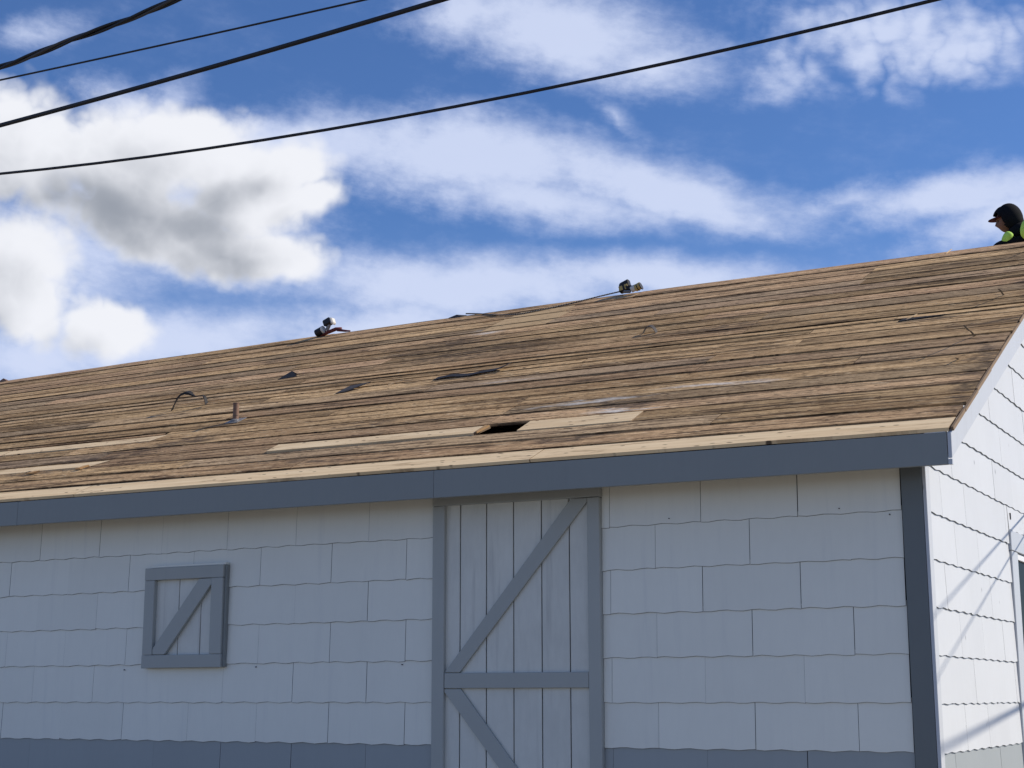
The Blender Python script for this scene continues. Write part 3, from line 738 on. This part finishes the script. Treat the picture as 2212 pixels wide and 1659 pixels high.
# --- rope: two twisted strands from the tool along the ridge
rope = empty('rope', wpt(-4.0, 5.42)); tag(rope, 'black and white twisted rope sagging along the ridge to the black and yellow tool', 'rope')
key = [(-3.98, 5.50, .030), (-4.08, 5.50, .022), (-4.22, 5.45, .016), (-4.40, 5.34, .012), (-4.62, 5.20, .012), (-4.85, 5.10, .012), (-5.05, 5.10, .012), (-5.30, 5.23, .012), (-5.55, 5.40, .012), (-5.78, 5.52, .014)]
def catmull(P, n):
    out = []
    for i in range(len(P)-1):
        p0, p1, p2, p3 = P[max(i-1, 0)], P[i], P[i+1], P[min(i+2, len(P)-1)]
        for k in range(n):
            t = k/n
            out.append(0.5*((2*p1) + (p2-p0)*t + (2*p0-5*p1+4*p2-p3)*t*t + (3*p1-p0-3*p2+p3)*t**3))
    out.append(P[-1]); return out
kp = catmull([wpt(x, s) + Vector((0, 0, h)) for x, s, h in key], 110)
def helix(pts, r, pitch, ph):
    out = []; d = 0
    for i, p in enumerate(pts):
        if i: d += (p - pts[i-1]).length
        t = (pts[min(i+1, len(pts)-1)] - pts[max(i-1, 0)]).normalized(); a = t.cross(Vector((0, 0, 1))).normalized(); c = a.cross(t)
        th = 2*math.pi*d/pitch + ph; out.append(p + (a*math.cos(th) + c*math.sin(th))*r)
    return out
inv = Matrix.Translation(-rope.location)
for ph, m_ in ((0, M['black']), (math.pi, M['rope_w'])):
    MB().tube([inv @ v for v in helix(kp, .0036, .026, ph)], .0042, 6).build('strand', m_, rope, smooth=True)

# --- black and yellow tool on the ridge
base = wpt(-3.90, 5.44)
tool = empty('power_tool', base); tag(tool, 'black boxy tool with yellow panels and a white banded barrel lying on the ridge', 'tool')
def rbox(cx, cy, cz, sx, sy, sz): return MB().box(cx - sx/2, cx + sx/2, cy - sy/2, cy + sy/2, cz - sz/2, cz + sz/2)
T = (rad(4), rad(-14), rad(10))
body = rbox(0, 0, 0, .125, .10, .098)
for v in range(4, 8):
    x, y, z = body.v[v]; body.v[v] = (x*0.82 + .012, y*.8, z + (.012 if x > 0 else -.006))
o = body.build('tool_body', M['black'], tool, (-.038, 0, .078), T, bevel=.012)
for cx, w, h in ((-.03, .038, .044), (.026, .034, .05)):
    pn = rbox(cx, -.0505, -.012, w, .006, h).build('panel', M['yellow'], o, bevel=.004)
MB().tube([(.03, -.0565, -.018), (.03, -.050, -.018)], .011, 10).build('knob', M['black'], o)
MB().tube([(-.01, -.02, .0), (.045, -.03, -.012), (.075, -.03, -.004)], .030, 12).build('neck', M['black'], tool, (.02, 0, .055), smooth=True)
MB().tube([(0, 0, 0), (.042, 0, .008)], .031, 14).build('band', M['white_pl'], tool, (.055, -.04, .030), (0, rad(-8), 0))
MB().tube([(0, 0, 0), (.060, 0, .012)], .036, 14).build('barrel', M['yellow'], tool, (.095, -.035, .040), (0, rad(-10), 0))
for dx in (.022, .055): MB().tube([(0, 0, 0), (.008, 0, .0016)], .038, 14).build('ring', M['black'], tool, (.095 + dx, -.035, .040 + dx*.25), (0, rad(-10), 0))
rbox(0, 0, 0, .075, .03, .028).build('clip', M['grey_pl'], tool, (.015, -.055, .012), (PITCH_R, rad(6), 0), bevel=.006)
# --- red, black and white tool on the ridge to the left
base = wpt(-7.46, 5.42)
t2 = empty('power_tool', base); tag(t2, 'dark red tool with two black and white heads perched on the ridge', 'tool')
MB().tube([(-.11, 0, .004), (-.02, -.01, .03), (.10, 0, .062), (.16, .02, .060)], .020, 10).build('tool_body', M['red'], t2, smooth=True)
MB().tube([(-.14, -.02, .035), (-.06, -.02, .064)], .044, 12).build('head', M['black'], t2)
MB().tube([(-.062, -.02, .0635), (-.042, -.02, .071)], .045, 12).build('collar', M['white_pl'], t2)
MB().tube([(-.02, 0, .055), (.012, 0, .125)], .022, 10).build('neck', M['grey_pl'], t2)
rbox(0, 0, 0, .10, .08, .075).build('head', M['black'], t2, (-.005, 0, .150), (0, rad(-22), 0), bevel=.012)
rbox(0, 0, 0, .034, .075, .080).build('collar', M['white_pl'], t2, (.055, 0, .155), (0, rad(-22), 0), bevel=.012)
MB().tube([(.12, 0, .05), (.22, .01, .030), (.28, .01, .022)], lambda t: .016 - .008*t, 8).build('tail', M['red'], t2, smooth=True)

# ------------------------------------------------------------------ overhead wires
def wire_pts(coef, x0, x1, y=-2.5, n=60, slope_y=0.0):
    a, b, c = coef
    return [Vector((x, y + slope_y*x, H + a*x*x + b*x + c)) for x in [x0 + (x1-x0)*i/n for i in range(n+1)]]
GW = 'overhead wires along the street'
def wire(name, pts, r, label, m='cable'):
    o = MB().tube(pts, r, 8).build(name, M[m], smooth=True); return tag(o, label, 'overhead wire', GW)
wire('overhead_wire', wire_pts((.0123, .0200, 2.882), -16, 8), .0085, 'black overhead wire nearest the roof, crossing the whole sky to the upper right')
wire('overhead_wire', wire_pts((.0045, .0600, 3.560), -16, 8), .0135, 'thickest plain black overhead wire, second above the roof')
wire('overhead_wire', wire_pts((.002, -.020, 3.528), -16, 8), .0058, 'thinnest black overhead wire, between the thick wire and the twisted cable')
# measured sag of the twisted service cable
tw = empty('twisted_cable', (-4.2, -2.5, H + 3.8)); tag(tw, 'twisted dark overhead cable in the upper left corner of the sky', 'overhead wire', GW)
tp_ = wire_pts((.012, .187, 4.380), -16, 6, n=620)
for ph, m_ in ((0.4, M['cable']), (0.4 + math.pi, M['cable']), (0.4 + math.pi/2, M['cable_grey'])):
    rr = .0105 if ph < 1 or ph > 3 else .012
    MB().tube([v - tw.location for v in helix(tp_, rr, .92, ph)], .0092, 7).build('strand', m_, tw, smooth=True)
# service cables that run down to the gable (their shadows cross the sunlit wall)
def drop(p1, t1, p2, t2, r, ext0, ext1, label):
    a = Vector((0.02, p1[0], H + p1[1])) + SUN*t1; b = Vector((0.02, p2[0], H + p2[1])) + SUN*t2
    pts = [a + (b - a)*(ext0 + (ext1 - ext0)*i/20) for i in range(21)]
    tag(MB().tube(pts, r, 8).build('service_cable', M['cable'], smooth=True), label, 'service cable', 'service cables to the gable')
drop((2.937, 1.306), .35, (.215, .502), 5.0, .0075, -.068, 4.0, 'thin service cable running from above the gable window out to the right')
drop((2.891, 1.172), .35, (.156, .155), 5.5, .0065, -.062, 4.0, 'lower thin service cable running from beside the gable window')
drop((2.269, -.071), 3.2, (.209, -.262), 6.5, .016, -.955, 3.0, 'thick service cable passing low in front of the gable')

# ------------------------------------------------------------------ the worker beyond the ridge
def skin_mesh(name, verts, edges, radii, root=0, levels=2):
    me = bpy.data.meshes.new(name); me.from_pydata([tuple(v) for v in verts], edges, [])
    o = bpy.data.objects.new(name, me); col.objects.link(o)
    o.modifiers.new('skin', 'SKIN'); sv = me.skin_vertices[0].data
    for i, r in enumerate(radii):
        sv[i].radius = (r if isinstance(r, tuple) else (r, r)); sv[i].use_root = (i == root)
    s = o.modifiers.new('sub', 'SUBSURF'); s.levels = levels; s.render_levels = levels
    dg = bpy.context.evaluated_depsgraph_get(); dg.update()
    out = bpy.data.meshes.new_from_object(o.evaluated_get(dg)); bpy.data.objects.remove(o); return out
def chain(defs):
    """defs: name -> (pos, radius, parent)"""
    V, Ed, R, idx = [], [], [], {}
    for k, (p, r, par) in defs.items():
        idx[k] = len(V); V.append(Vector(p)); R.append(r)
        if par: Ed.append((idx[par], idx[k]))
    return V, Ed, R
PX, PY, PZ = 0.02, 5.62, H + 3.72            # pelvis
HC = Vector((PX - .473, PY - .02, PZ + .622))        # head centre
def rel(x, y, z): return tuple(HC + Vector((x, y, z)))
J = dict(
    pelvis=((PX - .01, PY - .01, PZ + .05), .135, None), spine=(rel(.385, 0, -.36), .125, 'pelvis'), chest=(rel(.25, 0, -.185), (.145, .135), 'spine'),
    neckb=(rel(.13, 0, -.13), .085, 'chest'), neck=(rel(.06, 0, -.07), .058, 'neckb'), skull=(rel(.02, 0, 0), .07, 'neck'),
    shL=(rel(.20, -.12, -.26), .058, 'chest'), elL=(rel(-.075, -.15, -.285), .050, 'shL'), wrL=(rel(-.16, -.20, -.50), .036, 'elL'), haL=(rel(-.205, -.20, -.555), .036, 'wrL'),
    shR=(rel(.165, .175, -.22), .072, 'chest'), elR=(rel(-.05, .26, -.34), .052, 'shR'), wrR=(rel(-.19, .22, -.60), .036, 'elR'), haR=(rel(-.22, .22, -.68), .036, 'wrR'),
    hiL=((PX - .03, PY - .10, PZ - .03), .10, 'pelvis'), knL=((PX - .36, PY - .14, PZ - .21), .062, 'hiL'), anL=((PX + .03, PY - .15, PZ - .235), .043, 'knL'), toL=((PX + .17, PY - .15, PZ - .215), .034, 'anL'),
    hiR=((PX - .03, PY + .10, PZ - .05), .10, 'pelvis'), knR=((PX - .36, PY + .14, PZ - .34), .062, 'hiR'), anR=((PX + .03, PY + .15, PZ - .37), .043, 'knR'), toR=((PX + .17, PY + .15, PZ - .35), .034, 'anR'))
def fingers(J, h, sgn):
    (x, y, z), r, _ = J['ha' + h]
    for i, l in enumerate((.062, .07, .066, .052)):
        yy = y + (-.027 + .018*i)*sgn
        J[f'f{h}{i}a'] = ((x - .035, yy, z - .006), .0100, 'ha' + h); J[f'f{h}{i}b'] = ((x - .035 - l*.55, yy, z - .016), .0088, f'f{h}{i}a'); J[f'f{h}{i}c'] = ((x - .035 - l, yy, z - .036), .0075, f'f{h}{i}b')
    J[f't{h}a'] = ((x + .01, y - .035*sgn, z - .004), .0115, 'ha' + h); J[f't{h}b'] = ((x - .025, y - .058*sgn, z - .02), .009, f't{h}a')
JB = dict(J); fingers(JB, 'L', 1); fingers(JB, 'R', 1)
body = skin_mesh('person', *chain(JB))
HR = Euler((rad(0), rad(-14), rad(12))).to_matrix()  # looks along -x, bowed and turned a little to the street
def head_mesh():
    bm = bmesh.new(); bmesh.ops.create_uvsphere(bm, u_segments=32, v_segments=24, radius=1.0)
    def bumpf(u, v, cu, cv, su, sv_): return math.exp(-((u-cu)/su)**2 - ((v-cv)/sv_)**2)
    for v in bm.verts:
        x, y, z = v.co                     # face looks along -x
        f = max(0, -x)
        px, py, pz = x*.098, y*.076, z*.120
        if z < 0: py *= 1 + .28*z; px *= 1 - (.10*z if x < 0 else -.30*z)
        n = f*bumpf(y, z, 0, -.12, .17, .20); px -= .028*n                     # nose
        px -= .007*f*bumpf(y, z, 0, .30, .5, .14)                              # brow
        for s in (-1, 1): px += .013*f*bumpf(y, z, .33*s, .10, .17, .11)       # eye sockets
        px -= .006*f*bumpf(y, z, 0, -.45, .24, .07) - .005*f*bumpf(y, z, 0, -.53, .26, .03); px -= .005*f*bumpf(y, z, 0, -.60, .2, .06)   # lips
        px -= .010*f*bumpf(y, z, 0, -.84, .3, .16)                             # chin
        for s in (-1, 1): py += s*.016*bumpf(x, z, .12, -.05, .16, .24)*(1 if y*s > .8 else 0)   # ears
        v.co = HC + HR @ Vector((px, py, pz))
    me = bpy.data.meshes.new('head'); bm.to_mesh(me); bm.free(); return me
hm = head_mesh()
bm = bmesh.new(); bm.from_mesh(body); bm.from_mesh(hm); me = bpy.data.meshes.new('person'); bm.to_mesh(me); bm.free()
tmp = bpy.data.objects.new('person', me); col.objects.link(tmp)
rm = tmp.modifiers.new('merge', 'REMESH'); rm.mode = 'VOXEL'; rm.voxel_size = 0.0065; rm.use_smooth_shade = True
dg = bpy.context.evaluated_depsgraph_get(); dg.update()
me2 = bpy.data.meshes.new_from_object(tmp.evaluated_get(dg)); bpy.data.objects.remove(tmp)
person = link('person', me2, M['skin'], smooth=True); me2.materials.clear(); me2.materials.append(M['skin'])
tag(person, 'person in black hood and yellow green vest crouching behind the right end of the ridge', 'person')
def child(name, me, m):
    me.materials.clear(); me.materials.append(m); o = link(name, me, m, person, smooth=True); return o
def sub(keys, grow, last=None):
    d = {}
    for k in keys:
        p, r, par = J[k]; r = tuple(q + grow for q in r) if isinstance(r, tuple) else r + grow
        d[k] = (p, r, par if par in d else None)
    return d
child('jacket', skin_mesh('jacket', *chain(sub(['pelvis', 'spine', 'chest', 'neckb', 'shL', 'elL', 'wrL', 'shR', 'elR', 'wrR'], .016))), M['cloth_black'])
child('trousers', skin_mesh('trousers', *chain(sub(['pelvis', 'hiL', 'knL', 'anL', 'hiR', 'knR', 'anR'], .012))), M['trousers'])
for h in 'LR':
    p, q = Vector(J['an' + h][0]), Vector(J['to' + h][0])
    child('boot', skin_mesh('boot', [p + Vector((-.04, 0, 0)), p, (p + q)/2, q], [(0, 1), (1, 2), (2, 3)], [.06, .058, .05, .042]), M['boot'])
# vest: sleeveless shell over back, shoulders and front
vest = skin_mesh('vest', *chain(dict(a=(rel(.42, 0, -.44), .160, None), b=(rel(.36, 0, -.32), .158, 'a'), c=(rel(.245, 0, -.185), (.172, .165), 'b'),
                                     d=(rel(.225, -.13, -.160), .105, 'c'), e=(rel(.17, .15, -.19), .098, 'c'), g=(rel(.05, .12, -.235), .070, 'e'))))
child('vest', vest, M['hivis'])
child('vest_shoulder', skin_mesh('vest_shoulder', [rel(.145, -.215, -.150), rel(.22, -.215, -.165), rel(.36, -.20, -.30)], [(0, 1), (1, 2)], [.085, .115, .11]), M['hivis'])
child('vest_strap', skin_mesh('vest_strap', [rel(.05, -.15, -.16), rel(.015, -.165, -.21), rel(-.01, -.15, -.29)], [(0, 1), (1, 2)], [.045, .052, .055]), M['hivis'])
# hood and cowl
def hood():
    bm = bmesh.new(); bmesh.ops.create_uvsphere(bm, u_segments=36, v_segments=28, radius=1.0)
    kill = []
    for v in bm.verts:
        x, y, z = v.co
        if -x > .42 and abs(y) < .80 and -0.99 < z < .52 and (-x) > .42 + .25*abs(y) + (.18*max(0, z)): kill.append(v)
    bmesh.ops.delete(bm, geom=kill, context='VERTS')
    for v in bm.verts:
        x, y, z = v.co
        px, py, pz = x*.122 + .010, y*.108, z*.130 + .010
        if z > .2 and x > -.1: pz += .020*max(0, x + .25)*max(0, z)      # peak towards the back
        if z > .3 and x < -.3: px -= .010
        if z < -.25: px = px*(1 + .10*(z + .25)) + .05*(-z - .25)        # drapes to the collar
        v.co = HC + HR @ Vector((px, py, pz))
    me = bpy.data.meshes.new('hood'); bm.to_mesh(me); bm.free(); return me
ho = child('hood', hood(), M['cloth_black'])
so_ = ho.modifiers.new('cloth', 'SOLIDIFY'); so_.thickness = .010; so_.offset = 1
child('cowl', skin_mesh('cowl', [rel(.13, 0, -.20), rel(.085, 0, -.13), rel(.045, 0, -.07)], [(0, 1), (1, 2)], [.125, .122, .105]), M['cloth_black'])
# cap: brim with crown under the hood
mb = MB(); n = 10; br = []
for i in range(n+1):
    th = -1.15 + 2.3*i/n
    for rr, up in ((.085, .0), (.165, -.010)):
        sq = rr if rr < .1 else .165 - .02*abs(th)
        v = Vector((-sq*math.cos(th)*1.02, sq*.62*math.sin(th), .052 + up - .010*abs(th)**2))
        br.append(v)
for v in br: mb.v.append(tuple(HC + HR @ v))
for v in br: mb.v.append(tuple(HC + HR @ (v + Vector((0, 0, .010)))))
k = 2*(n+1)
for i in range(n):
    a = 2*i
    mb.f += [(a, a+1, a+3, a+2), (k+a, k+a+2, k+a+3, k+a+1), (a+1, k+a+1, k+a+3, a+3), (a, a+2, k+a+2, k+a)]
mb.f += [(0, k, k+1, 1), (2*n, 2*n+1, k+2*n+1, k+2*n)]
child('cap', mb.mesh('cap'), M['maroon'])
for s in (-1, 1):
    bm = bmesh.new(); bmesh.ops.create_uvsphere(bm, u_segments=10, v_segments=8, radius=.011)
    for v in bm.verts: v.co = v.co + HC + HR @ Vector((-.083, .026*s, .012))
    me = bpy.data.meshes.new('eye'); bm.to_mesh(me); bm.free(); child('eye', me, M['eye'])
